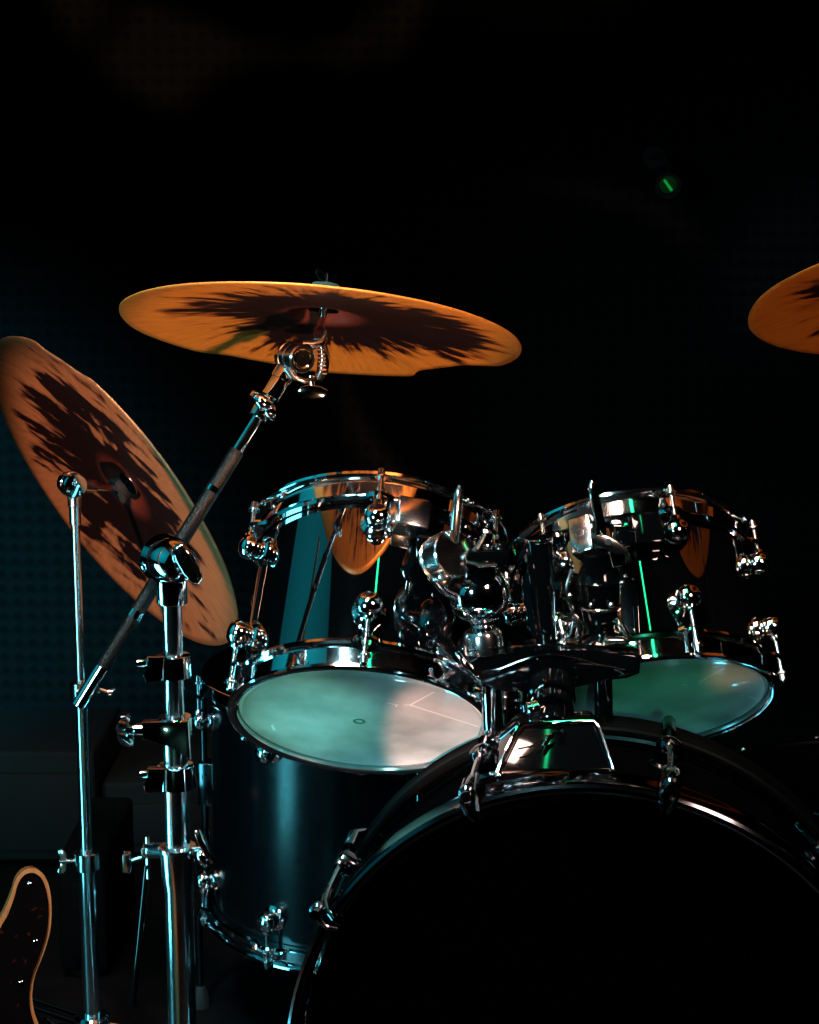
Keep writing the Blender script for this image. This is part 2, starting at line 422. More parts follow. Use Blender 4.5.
# ---- bass drum
BC = V((0.1640, 1.455, 0.3003)); yaw = -0.1375
bn = V((math.sin(yaw), -math.cos(yaw), 0))           # towards the viewer
BR = 0.281
bref = V((0, 0, 1))
def bass_drum():
    root = thing('bass_drum', (BC.x, BC.y, 0.0), 'large black bass drum with plain black front skin under the two toms', 'drum')
    bk = -bn; Ld = 0.17; c0 = BC + bk * .012
    rs = BR - 0.016
    MB().lathe(c0, bk, [(.0, rs), (Ld, rs), (Ld, rs - .007), (0, rs - .007)], 160, bref, cap=False, closed=True).build('shell', deep_black, root)
    MB().lathe(BC, bk, [(.010, .0003), (.010, rs - .014), (.006, rs - .004), (.010, rs + .0015), (.022, rs + .002), (.022, rs - .002), (.013, rs - .004), (.012, .0003)], 160, bref, cap=False
              ).build('front_head', black_head_mat, root)
    MB().lathe(BC + bk * (Ld + .012), bk, [(-.022, rs + .002), (-.01, rs + .0015), (-.002, rs - .01), (-.004, .0003)], 120, bref, cap=False).build('batter_head', black_head_mat, root)
    def bhoop(d):
        return MB().lathe(BC + bk * d, bk, [(0.0, BR - .0085), (-.0018, BR - .006), (-.0018, BR - .0025), (0.0, BR), (.0025, BR + .0008), (.005, BR - .0012),
                     (.034, BR - .0012), (.0375, BR + .0008), (.040, BR), (.041, BR - .0025), (.040, BR - .010), (.004, BR - .010)], 220, bref, cap=False, closed=True)
    bhoop(-.004).build('front_hoop', mat('gloss_black_hoop', (0.09, 0.10, 0.115), 0.10, 1.0), root)
    bhoop(Ld).build('rear_hoop', wood_hoop, root)
    for k in range(10):
        a = 13 + 36 * k
        out = drum_dir(bk, bref, a); tan = bk.cross(out)
        # claw hook over the front hoop
        mb = MB()
        path = [BC + bk * .002 + out * (BR - .015), BC - bk * .009 + out * (BR - .013), BC - bk * .012 + out * (BR - .006), BC - bk * .007 + out * (BR + .004),
                BC + bk * .006 + out * (BR + .0085), BC + bk * .038 + out * (BR + .010), BC + bk * .050 + out * (BR + .008)]
        for s in (-1, 1):
            mb.tube([q + tan * s * w_ for q, w_ in zip(path, (.001, .003, .005, .007, .007, .006, .003))], .0024, 10)
        mb.ball(BC + bk * .026 + out * (BR + .007), bk, .026, .0065, 20, 10)
        mb.lathe(BC + bk * -.006 + out * (BR + .010), bk, [(-.010, .003), (-.010, .0048), (-.002, .0052), (0, .0075), (.005, .0075)], 14)
        cl = mb.build('claw', black_chrome, root)
        mb = MB(); mb.rod(BC + bk * .03 + out * (BR + .009), BC + bk * .125 + out * (BR + .009), .0028, n=10)
        mb.build('tension_rod', worn_chrome, root, cl)
        mb = MB(); base = BC + bk * .120 + out * rs
        mb.lathe(base - out * .001, out, [(0, .0145), (.004, .0145), (.0065, .0105), (.012, .0118), (.024, .0124), (.029, .0105), (.032, .005), (.0325, .001)], 24)
        mb.lathe(base + out * (BR - rs + .009), -bk, [(0, .006), (.016, .006), (.018, .0045)], 14)
        mb.build('lug', black_chrome, root)
        # rear claw and rod
        mb = MB()
        mb.tube([BC + bk * (Ld + .05) + out * (BR - .018), BC + bk * (Ld + .036) + out * (BR + .002), BC + bk * (Ld + .02) + out * (BR + .009), BC + bk * (Ld - .015) + out * (BR + .008)], .0065, 12)
        mb.rod(BC + bk * (Ld - .015) + out * (BR + .008), BC + bk * .13 + out * (BR + .008), .0028, n=10)
        mb.build('claw', black_chrome, root)
    # spurs that carry the drum
    for s in (-1, 1):
        a = BC + bk * .09 + V((s * rs * math.cos(.45), 0, -rs * math.sin(.45)))
        foot = V((BC.x + s * .33, a.y - .10, 0.0))
        mb = MB(); mb.rod(a + V((-s * .006, 0, 0)), a + (foot - a) * .35, .011, .010, 18, .001); mb.rod(a + (foot - a) * .2, foot + Z * .012, .0055, .005, 14)
        sp = mb.build('spur', chrome, root)
        MB().lathe(foot, Z, [(0, .008), (.004, .011), (.02, .009), (.024, .006)], 18).build('rubber_foot', rubber, root, sp)
    # ten small pressed feet of the hoop keep it off the stage: one rubber block under the hoop
    MB().box((BC.x, BC.y + .01, (BC.z - BR) / 2 + .001), X * .04, Y_ * .016, Z * ((BC.z - BR) / 2 + .001), .003).build('hoop_block', rubber, root)
    return root
bass_drum()

# ---- floor tom behind the bass drum
def big_drum(center, r, zb, zt, n_lug, a0, label, nm, legs=True, mark=True):
    c = V((center[0], center[1], zb)); n = Z; L_ = zt - zb; ref = V((0, -1, 0))
    root = thing(nm, (c.x, c.y, 0), label, 'drum')
    top = c + n * L_
    lugs = [a0 + 360 / n_lug * k for k in range(n_lug)]
    mb = MB().lathe(c, n, [(0.002, r - .002), (0.004, r), (L_ - .004, r), (L_ - .002, r - .002)], 140, ref, cap=False)
    mb.lathe(c, n, [(0.002, r - .002), (0.004, r - .006), (L_ - .004, r - .006), (L_ - .002, r - .002)], 96, ref, cap=False)
    mb.build('shell', black_sheen if legs else black_chrome, root)
    for e, s, nme in ((c, -1, 'resonant'), (top, 1, 'batter')):
        MB().lathe(e, n * s, [(-.003, .0003), (-.003, r * .95), (.0005, r * .98), (-.001, r + .0002), (-.006, r + .0008)], 96, ref, cap=False).build(nme + '_head', black_head_mat, root)  # skins coloured black because no light reaches them
        hoop(e - n * s * .011, n, r, s, lugs, ref, h=.022).build(nme + '_hoop', chrome, root)
    for a in lugs:
        out = drum_dir(n, ref, a)
        for end, s in ((c, 1), (top, -1)):
            ho = .055 if legs else .034
            mb = MB(); base = end + n * s * ho + out * r
            lug_body(mb, base, out, -n * s, 1.05)
            lg = mb.build('lug', chrome, root)
            mb = MB(); tension_rod(mb, base + out * .0160, -n * s, 0.010, ho - 0.004)
            mb.build('tension_rod', worn_chrome, root, lg)
    if legs:
        for a in (20, 140, 260):
            out = drum_dir(n, ref, a); q = c + out * (r + .019)
            mb = MB(); mb.box(c + out * (r + .012) + n * .16, out * .013, n.cross(out) * .014, n * .03, .003)
            lb = mb.build('leg_bracket', black_chrome, root)
            mb = MB(); mb.tube([q + n * .30, q + n * .0, q + out * .012 - n * .03, q + out * .012 - n * (zb - .012)], .0048, 14)
            mb.build('leg', black_chrome, root)
            MB().lathe(V((q.x, q.y, 0)) + out * .012, n, [(0, .013), (.01, .013), (.026, .008), (.03, .006)], 18).build('rubber_foot', rubber, root)
    return root
FC = P(362, 700, 2.18)
big_drum((FC.x, FC.y), 0.197, 0.162, 0.487, 8, -32, 'tall black floor tom standing behind the bass drum, left of it', 'floor_tom')

# ---- snare drum at the right edge, low behind the bass drum
def snare():
    q = P(872, 787, 2.05)
    r = .178; zt = q.z; zb = zt - .14
    root = big_drum((q.x, q.y), r, zb, zt, 10, -29, 'dark snare drum on its stand at the right edge of the picture', 'snare_drum', legs=False)
    st = thing('snare_stand', (q.x, q.y, 0), 'chrome tripod stand under the snare drum at the right edge', 'stand')
    c = V((q.x, q.y, zb - .028))
    mb = MB(); mb.rod((c.x, c.y, .10), c - Z * .03, .0125, n=20, bev=.001); mb.rod((c.x, c.y, .08), (c.x, c.y, .28), .016, n=20, bev=.001)
    mb.build('pole', chrome, st)
    for k in range(3):
        a = 2 * PI * k / 3 + .5; d = V((math.cos(a), math.sin(a), 0))
        mb = MB(); mb.tube([c - Z * .035, c + d * .10 - Z * .018, c + d * (r + .006) - Z * .004, c + d * (r + .016) + Z * .012, c + d * (r + .012) + Z * .03], .0058, 12)
        ar = mb.build('basket_arm', chrome, st)
        mb = MB(); mb.rod(c + d * (r + .004) + Z * .0, c + d * (r + .022) + Z * .022, .0085, n=14, bev=.001); mb.build('rubber_grip', rubber, st, ar)
        mb = MB(); foot = V((c.x, c.y, 0)) + d * .26
        mb.rod((c.x + d.x * .012, c.y + d.y * .012, .25), foot + Z * .016, .0075, .0065, 14)
        mb.rod((c.x + d.x * .012, c.y + d.y * .012, .11), (V((c.x, c.y, .25)) + foot) / 2 - Z * .01, .0045, n=12)
        lg = mb.build('leg', chrome, st)
        MB().ball(foot + Z * .015, d, .024, .015, 16, 8).build('rubber_foot', rubber, st, lg)
    mb = MB(); mb.wing((c.x - .032, c.y, .27), X, Z, .02); mb.rod((c.x - .03, c.y, .27), (c.x, c.y, .27), .004, n=10); mb.build('wing_bolt', chrome, st)
snare()

# ================================================================ tom holder on the bass drum
YH = 1.655
def tom_holder():
    root = thing('tom_holder', P(556, 772, 1.53), 'chrome and black double tom holder bolted on top of the bass drum', 'drum hardware')
    # trapezoid base bracket straddling the shell
    f0 = [P(500, 771, 1.525), P(612, 769, 1.525)]; f1 = [P(520, 724, 1.560), P(596, 722, 1.560)]
    up = ((f1[0] + f1[1]) / 2 - (f0[0] + f0[1]) / 2); upn = up.normalized(); fw = X.cross(upn).normalized()
    if fw.y > 0: fw = -fw
    t = bmesh.new()
    bz = f0[0].z - .016
    pts_lo = [V((f0[0].x - .003, 1.522, f0[0].z)), V((f0[1].x + .002, 1.522, f0[1].z)), V((f0[1].x + .002, 1.625, f0[1].z)), V((f0[0].x - .003, 1.625, f0[0].z))]
    pts_b = [V((p.x, p.y, bz)) for p in pts_lo]
    pts_hi = [f1[0], f1[1], V((f1[1].x, 1.60, f1[1].z)), V((f1[0].x, 1.60, f1[0].z))]
    vb = [t.verts.new(p) for p in pts_b]; vl = [t.verts.new(p) for p in pts_lo]; vh = [t.verts.new(p) for p in pts_hi]
    t.faces.new(vb[::-1]); t.faces.new(vh)
    for A, B in ((vb, vl), (vl, vh)):
        for i in range(4): t.faces.new((A[i], A[(i + 1) % 4], B[(i + 1) % 4], B[i]))
    bmesh.ops.bevel(t, geom=t.edges[:], offset=.0035, segments=3, profile=.5, affect='EDGES')
    mb = MB(); mb._merge(t); mb.build('base_bracket', black_metal, root)
    # bright chrome edging of the bracket
    mb = MB()
    mb.tube([P(497, 773, 1.519), P(505, 752, 1.530), P(517, 728, 1.550), P(524, 723, 1.556), P(594, 721, 1.558), P(600, 728, 1.551), P(614, 771, 1.520)], .0016, 8)
    mb.tube([P(497, 773, 1.518), P(540, 771, 1.517), P(614, 770, 1.518)], .0014, 8)
    for px, py in ((499, 775), (612, 773)): mb.ball(P(px, py, 1.517), Z, .0035, .0045, 16, 8)
    mb.build('bracket_edging', chrome, root)
    # curved reflections on the bracket face, modelled as thin chrome lines
    mb = MB(); mb.tube([P(518, 749, 1.531), P(532, 746, 1.5325), P(545, 736, 1.540), P(556, 733, 1.542), P(563, 734, 1.541)], .0009, 8)
    mb.tube([P(544, 746, 1.533), P(549, 738, 1.539), P(553, 735, 1.5405)], .0022, 8)
    mb.tube([P(563, 727, 1.546), P(556, 729, 1.545), P(563, 732, 1.5425)], .0014, 8)
    mb.build('bracket_reflection', chrome, root)
    # neck clamp with wing nut
    mb = MB()
    c0 = P(552, 722, 1.58); c1 = P(552, 676, 1.645)
    mb.rod(c0 - (c1 - c0) * .1, c1, .0135, .0125, 28, .001)
    mb.rod(P(552, 712, 1.588), P(552, 704, 1.60), .021, .021, 32, .002); mb.rod(P(552, 700, 1.607), P(552, 686, 1.626), .023, .024, 32, .002)
    mb.build('neck', black_metal, root)
    mb = MB(); mb.rod(P(530, 712, 1.585), P(543, 708, 1.59), .0075, n=20, bev=.001)
    mb.lathe(P(527, 711, 1.583), P(541, 708, 1.585) - P(527, 711, 1.583), [(0, .007), (.001, .0085), (.005, .0085), (.0055, .007), (.0065, .007), (.007, .0085), (.011, .0085), (.012, .006)], 22)
    mb.wing(P(538, 692, 1.60), P(538, 690, 1.56) - P(538, 692, 1.60), V((.5, 0, 1)), .013, .005)
    mb.build('wing_bolt', chrome, root)
    # the long plate: gull shaped casting
    mb = MB()
    top = [(464, 653), (480, 650), (505, 647), (540, 644), (590, 644), (632, 647), (640, 651)]
    bot = [(638, 668), (625, 673), (600, 675), (575, 681), (560, 687), (530, 688), (505, 682), (480, 681), (466, 676)]
    o = P(552, 665, YH)
    pts = []
    for px, py in top + bot:
        q = P(px, py, YH - .02) - P(552, 665, YH - .02); pts.append((q.x, q.z))
    mb.prism(pts[::-1], X, Z, Y_, o, .046, .004, 3)
    mb.build('plate', black_metal, root)
    mb = MB(); yy = YH - .0242  # arc highlight and bright upper edge of the plate, modelled as chrome lines
    mb.tube([P(482, 673, yy), P(500, 670, yy), P(520, 662, yy), P(540, 656, yy), P(558, 655, yy), P(575, 658, yy), P(595, 664, yy), P(625, 670, yy)], .0011, 8)
    mb.tube([P(466, 651.5, yy + .001), P(500, 647.5, yy + .001), P(560, 644.5, yy + .001), P(632, 647, yy + .001)], .0010, 8)
    mb.build('plate_highlight', chrome, root)
    # receiver tubes
    def recv(pt, pb, r, Yv, m=chrome):
        mb = MB(); a, b = P(*pt, Yv), P(*pb, Yv)
        d = b - a
        mb.lathe(a, d, [(0, r - .001), (.001, r), (d.length - .004, r), (d.length - .003, r + .0008), (d.length, r + .0008), (d.length, r - .003), (d.length - .02, r - .003)], 32)
        return mb.build('receiver_tube', m, root)
    recv((491, 676), (494, 740), .0104, YH - .012)
    recv((603, 670), (604, 731), .0092, YH - .002, black_metal)
    # tall empty middle post
    mb = MB(); a, b = P(547, 650, YH + .01), P(538.5, 538, YH + .01); d = b - a
    mb.lathe(a, d, [(0, .0098), (d.length * .5, .0112), (d.length - .002, .0132), (d.length, .0130), (d.length, .0108), (d.length - .03, .0100)], 36)
    mb.build('middle_post', black_metal, root)
    mb = MB(); mb.lathe(b - d.normalized() * .0035, d, [(0, .0134), (.001, .0140), (.003, .0140), (.0040, .0132), (.0040, .0110), (.0005, .0110)], 36, cap=False, closed=True)
    mb.build('post_collar', chrome, root)
    # t-handle at the left end of the plate
    mb = MB(); mb.tube([P(457, 652, YH - .035), P(463, 662, YH - .04), P(471, 672, YH - .04), P(481, 684, YH - .035)], [.0022, .0036, .0036, .0024], 12)
    mb.rod(P(469, 668, YH - .04), P(470, 667, YH - .01), .0042, n=14)
    mb.build('t_handle', chrome, root)
    # ---- left ball joint
    Yj = 1.640
    mb = MB()
    c = P(478, 594, Yj); up = (P(476, 560, Yj) - P(484, 640, Yj)).normalized()
    mb.lathe(P(484, 652, Yj + .01), up, [(0, .0195), (.001, .0202), (.019, .0190), (.0225, .0165), (.0235, .0110)], 36)
    mb.build('joint_collar', worn_chrome, root)
    mb = MB(); mb.lathe(P(483, 632, Yj + .01), up, [(0, .0125), (.006, .0110), (.012, .0135), (.0165, .0210), (.0225, .0275), (.0300, .0300), (.0308, .0292), (.0316, .0292), (.0324, .0302), (.0420, .0300), (.0520, .0270), (.0585, .0225), (.0600, .0130), (.0602, .001)], 48)
    mb.build('ball_joint', chrome, root)
    mb = MB(); cc = P(487, 556, Yj - .004)
    mb.prism([(-.021, -.008), (.016, -.008), (.021, -.003), (.021, .006), (.012, .0085), (-.018, .0075), (-.021, .003)], X, Z, Y_, cc, .034, .002, 2)
    mb.rod(P(480, 566, Yj), P(481, 584, Yj), .014, .017, 24)
    mb.build('joint_clamp', black_metal, root)
    mb = MB(); mb.tube([P(473, 554, Yj - .012), P(479, 545, Yj - .014), P(486, 533, Yj - .015)], [.0036, .0030, .0020], 10)
    mb.tube([P(467, 562, Yj - .022), P(480, 566, Yj - .024), P(494, 565, Yj - .022), P(505, 560, Yj - .01)], .0020, 8)
    mb.lathe(P(500, 549, Yj - .004), Z, [(0, .004), (.001, .0055), (.005, .0055), (.006, .004)], 14)
    mb.lathe(P(488, 549, Yj - .004), Z, [(0, .004), (.001, .005), (.004, .005), (.005, .004)], 14)
    mb.build('clamp_lever', worn_chrome, root)
    # left rod clamp: big domed barrel
    ax = (P(460, 551, 1.605) - P(432, 562, 1.640)).normalized()
    mb = MB()
    a0 = P(444, 557, 1.632)
    mb.lathe(a0, ax, [(-.018, .004), (-.0175, .014), (-.015, .0195), (-.010, .0220), (-.0092, .0212), (-.0078, .0212), (-.007, .0225), (-.0060, .0216), (-.0045, .0216), (-.0036, .0230), (.012, .0235), (.0165, .0232), (.018, .0220), (.018, .0015)], 48)
    mb.tube([P(437, 573, 1.63), P(446, 585, 1.635), P(458, 590, 1.64)], [.011, .010, .012], 18)
    mb.lathe(P(444, 579, 1.615), V((0.1, -1, .1)), [(0, .006), (.002, .0072), (.006, .0065), (.008, .002)], 20)
    mb.build('rod_clamp', worn_chrome, root)
    # the L rods
    mb = MB(); mb.tube([P(453, 545, 1.630), P(455, 532, 1.624), P(457.5, 505, 1.618), P(459, 492, 1.617), P(459.5, 485, 1.617)], [.0052, .0052, .0050, .0040, .0014], 18)
    mb.build('l_rod', worn_chrome, root)
    # arm from the clamp into the left tom bracket
    mb = MB(); mb.rod(P(440, 556, 1.645), P(425, 545, 1.69), .0065, n=18)
    mb.build('tom_arm', chrome, root)
    # ---- right ball joint
    Yj = 1.665
    mb = MB(); up = (P(598, 560, Yj) - P(602, 640, Yj)).normalized()
    mb.lathe(P(602, 648, Yj), up, [(0, .0245), (.003, .0250), (.008, .0240), (.013, .0190), (.016, .014)], 36)
    mb.build('joint_collar', black_metal, root)
    mb = MB(); mb.lathe(P(602, 638, Yj), up, [(0, .0135), (.012, .0130), (.018, .0170), (.030, .0190), (.031, .0205), (.033, .0205), (.034, .0195), (.055, .0215), (.056, .023), (.0585, .023), (.060, .0215), (.068, .0195), (.076, .0150), (.080, .008), (.081, .001)], 40)
    mb.build('ball_joint', black_metal, root)
    mb = MB(); mb.lathe(P(601, 608, Yj), up, [(0, .0208), (.0008, .0214), (.0022, .0214), (.003, .0208)], 40, cap=False, closed=True)
    for px, py, rr in ((611, 605, .0032), (622, 583, .0030), (625, 576, .0022), (591, 605, .0028), (570, 596, .0035)): mb.ball(P(px, py, Yj - .022), Y_, .003, rr, 12, 8)
    mb.tube([P(572, 570, Yj), P(567, 585, Yj - .005), P(568, 600, Yj - .006), P(574, 614, Yj), P(580, 622, Yj + .004)], .0026, 10)
    mb.tube([P(614, 612, Yj), P(620, 626, Yj - .01), P(629, 640, Yj - .012)], [.0035, .0050, .0035], 12)
    mb.lathe(P(606, 641, Yj - .024), X, [(-.002, .004), (0, .0052), (.016, .0045), (.020, .003)], 14)
    mb.build('joint_trim', worn_chrome, root)
    # hooked loops beside the right joint
    mb = MB()
    mb.tube([P(560, 622, Yj), P(563, 634, Yj - .01), P(565, 645, Yj - .01)], .0040, 12)
    mb.tube([P(562, 620, Yj), P(574, 618, Yj - .012), P(581, 626, Yj - .012), P(578, 638, Yj - .012)], [.0028, .004, .005, .004], 12)
    mb.tube([P(573, 622, Yj - .014), P(571, 634, Yj - .016), P(563, 643, Yj - .014)], .0016, 8)
    mb.ball(P(562, 644, Yj - .014), Z, .005, .006, 14, 8)
    mb.build('hook', worn_chrome, root)
    # flat wing on top with a hole, facing the viewer
    a, b = P(592, 537, Yj - .03), P(629, 552, Yj - .03)
    d = (b - a); dn = d.normalized(); nrm = V((0, -1, .2)).normalized(); upv = dn.cross(nrm).normalized()
    if upv.z < 0: upv = -upv
    mb = MB(); mb.prism([(-.001, -.002), (.010, -.0055), (.028, -.007), (.037, -.003), (.037, .001), (.024, .0055), (.012, .0065), (.002, .003)], dn, upv, dn.cross(upv), a, .005, .0012, 2)
    mb.build('clamp_wing', worn_chrome, root)
    mb = MB(); mb.lathe(P(608.5, 542, Yj - .034), V((0, -1, .2)), [(0, .0034), (.0008, .0034), (.0010, .0028)], 18); mb.build('wing_screw', rubber, root)
    mb = MB(); mb.rod(P(596, 552, Yj - .008), P(598, 575, Yj - .005), .0125, .015, 24, .001); mb.build('joint_neck', black_metal, root)
    mb = MB(); mb.rod(P(615, 550, Yj - .012), P(618, 566, Yj - .014), .0095, .0080, 22, .001)
    mb.tube([P(628, 548, Yj), P(634, 560, Yj), P(632, 575, Yj)], .0022, 8)
    mb.build('rod_clamp', chrome, root)
    mb = MB(); mb.tube([P(603, 545, Yj - .010), P(600, 525, Yj - .008), P(595, 500, Yj - .006), P(592, 488, Yj - .006), P(591, 480, Yj - .006)], [.0056, .0056, .0053, .0044, .0014], 18)
    mb.build('l_rod', chrome, root)
    mb = MB(); mb.rod(P(612, 556, Yj), P(628, 545, 1.745), .0065, n=18); mb.build('tom_arm', chrome, root)
    return root
holder = tom_holder()

# brackets on the toms (their parts)
def tom_brackets():
    root, n, c, top, ref = TL
    # chrome box beside the front lug, on the upper rim
    def on_shell(deg, d): out = drum_dir(n, ref, deg); return c + n * d + out * .127, out
    mb = MB()
    for dg in (14,):
        p, out = on_shell(dg, .1655)
        tan = n.cross(out).normalized()
        mb.box(p + out * .012, tan * .0165, out * .0135, n * .0165, .0025, 2)
        mb.box(p + out * .008 - tan * .018, tan * .006, out * .008, n * .012, .002, 2)
    mb.build('mount_bracket', worn_chrome, root)
    mb = MB(); p, out = on_shell(36, .135); tan = n.cross(out)
    mb.box(p + out * .006, tan * .020, out * .008, n * .026, .003, 2)
    mb.box(P(428, 548, 1.685), X * .012, Y_ * .018, Z * .014, .003, 2)
    mb.build('mount_plate', black_metal, root)
    root, n, c, top, ref = TR
    c_ = c
    def on2(deg, d): out = drum_dir(n, ref, deg); return c_ + n * d + out * .127, out
    mb = MB(); p, out = on2(1, .140); tan = n.cross(out).normalized()
    mb.box(p + out * .010, tan * .016, out * .012, n * .018, .0025, 2)
    mb.build('mount_bracket', black_metal, root)
    mb = MB(); p, out = on2(-27, .148); tan = n.cross(out).normalized()
    mb.box(p + out * .011, tan * .013, out * .012, n * .022, .003, 2)
    mb.lathe(p + out * .0225, out, [(0, .0048), (.0012, .0048), (.0015, .003)], 20)
    mb.build('mount_plate', worn_chrome, root)
    mb = MB(); q = P(625, 540, 1.745); mb.box(q + Y_ * .02, X * .010, Y_ * .03, Z * .012, .003, 2); mb.build('arm_socket', black_metal, root)
tom_brackets()

# ================================================================ cymbals
def cymbal(center, n, R, label, m, chips, depth=.020, group='crash cymbals', bellh=.017, rough_edge=.002, spin=0.0):
    n = V(n).normalized(); c = V(center)
    a, b, _ = frame(n, V((1, 0, 0)))
    K, M_ = 240, 26
    bm = bmesh.new()
    def Rt(t):
        v = R
        for (t0, w_, d_) in chips:
            dd = (t - t0 + PI) % (2 * PI) - PI
            v -= d_ * math.exp(-(dd / w_) ** 6)
        v += rough_edge * (noise.noise(V((math.cos(t) * 2.5, math.sin(t) * 2.5, R * 50))))
        return v
    def z(r):
        s = r / R; zz = -depth * (s ** 1.7)
        if r < .038: zz += bellh * (1 - (r / .038) ** 2.4)
        return zz + depth
    rad = [.0055, .012, .02, .027, .032, .036, .039, .044] + [.044 + (R - .044) * i / 18 for i in range(1, 19)]
    rings = [[], []]
    for s in (0, 1):
        for i, r in enumerate(rad):
            ring = []
            for k in range(K):
                t = 2 * PI * k / K
                rr = r if r <= .044 else .044 + (r - .044) * (Rt(t) - .044) / (R - .044)
                zz = z(min(r, R)) + .0009 * (1 - 2 * s) + .0012 * noise.noise(V((math.cos(t) * 1.5, math.sin(t) * 1.5, 3))) * (r / R)
                ring.append(bm.verts.new((rr * math.cos(t), rr * math.sin(t), zz)))
            rings[s].append(ring)
    for s in (0, 1):
        for r0, r1 in zip(rings[s], rings[s][1:]):
            for k in range(K): bm.faces.new((r0[k], r0[(k + 1) % K], r1[(k + 1) % K], r1[k]))
    for i in (0, -1):
        for k in range(K): bm.faces.new((rings[0][i][k], rings[0][i][(k + 1) % K], rings[1][i][(k + 1) % K], rings[1][i][k]))
    bmesh.ops.recalc_face_normals(bm, faces=bm.faces[:])
    for f in bm.faces: f.smooth = True
    me = bpy.data.meshes.new('cymbal'); bm.to_mesh(me); bm.free(); me.materials.append(m)
    o = bpy.data.objects.new('cymbal', me); C.objects.link(o)
    M = Matrix((a, b, n)).transposed().to_4x4(); M.translation = c
    o.matrix_world = M
    tag(o, label, 'cymbal', group)
    hole = c + n * (z(0.0055))
    return o, n, hole, a, b

n1 = V((0.0846, 0.2814, 0.9559))
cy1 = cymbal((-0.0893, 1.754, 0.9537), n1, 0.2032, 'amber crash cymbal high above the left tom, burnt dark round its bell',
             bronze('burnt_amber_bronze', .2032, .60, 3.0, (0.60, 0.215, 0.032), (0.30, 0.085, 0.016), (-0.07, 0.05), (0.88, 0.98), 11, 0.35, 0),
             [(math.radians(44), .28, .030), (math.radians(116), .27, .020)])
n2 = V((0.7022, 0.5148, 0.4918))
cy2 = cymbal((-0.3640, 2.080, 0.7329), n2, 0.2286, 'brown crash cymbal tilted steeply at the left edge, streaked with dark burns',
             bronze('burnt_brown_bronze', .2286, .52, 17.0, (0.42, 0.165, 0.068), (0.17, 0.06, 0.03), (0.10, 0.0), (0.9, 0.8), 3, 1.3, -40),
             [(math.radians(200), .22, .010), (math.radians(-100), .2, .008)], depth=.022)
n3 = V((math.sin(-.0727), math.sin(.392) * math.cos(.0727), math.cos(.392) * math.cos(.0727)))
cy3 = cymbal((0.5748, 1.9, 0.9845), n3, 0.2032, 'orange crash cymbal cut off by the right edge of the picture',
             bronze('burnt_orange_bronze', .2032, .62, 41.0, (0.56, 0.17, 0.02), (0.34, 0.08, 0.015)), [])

# ================================================================ stands
def cymbal_top(root, hole, n, down, wing_on_top=True):
    """felts, washer and wing nut round the hole of a cymbal"""
    mb = MB(); mb.lathe(hole - n * .0125, n, [(0, .004), (0, .0155), (.0016, .0160), (.0026, .0155), (.003, .008)], 28); mb.build('washer', chrome, root)
    mb = MB(); mb.lathe(hole - n * .0095, n, [(0, .004), (0, .012), (.002, .0130), (.006, .012), (.008, .006)], 24); mb.build('felt', felt, root)
    mb = MB(); mb.lathe(hole + n * .0022, n, [(0, .004), (0, .016), (.006, .0165), (.012, .014), (.0125, .004)], 24); mb.build('felt', felt, root)
    mb = MB(); mb.wing(hole + n * .021, n, n.orthogonal(), .015, .004); mb.rod(hole - n * down, hole + n * .024, .0036, n=12); mb.build('wing_nut', black_metal, root)

def tripod(root, base, h, spread, rot, m=chrome, r=.0085):
    b = V((base.x, base.y, 0))
    for k in range(3):
        a = rot + 2 * PI * k / 3; d = V((math.cos(a), math.sin(a), 0)); t = V((-d.y, d.x, 0))
        foot = b + d * spread
        mb = MB()
        for s in (-1, 1):
            mb.rod(b + d * .02 + t * s * .009 + Z * h, foot + t * s * .009 + Z * .014, .0045, n=12)
            mb.rod(b + d * .02 + t * s * .006 + Z * (h * .30), b + d * (spread * .52) + t * s * .006 + Z * (h * .50), .0035, n=10)
        lg = mb.build('leg', m, root)
        MB().ball(foot + Z * .015, d, .026, .0155, 18, 10).build('rubber_foot', rubber, root, lg)
    mb = MB(); mb.lathe(b + Z * (h - .02), Z, [(0, .018), (.003, .022), (.037, .022), (.04, .018)], 28)
    mb.build('tripod_collar', m, root)
    MB().lathe(b + Z * (h * .30 - .015), Z, [(0, .014), (.002, .016), (.028, .016), (.03, .014)], 24).build('brace_collar', m, root)

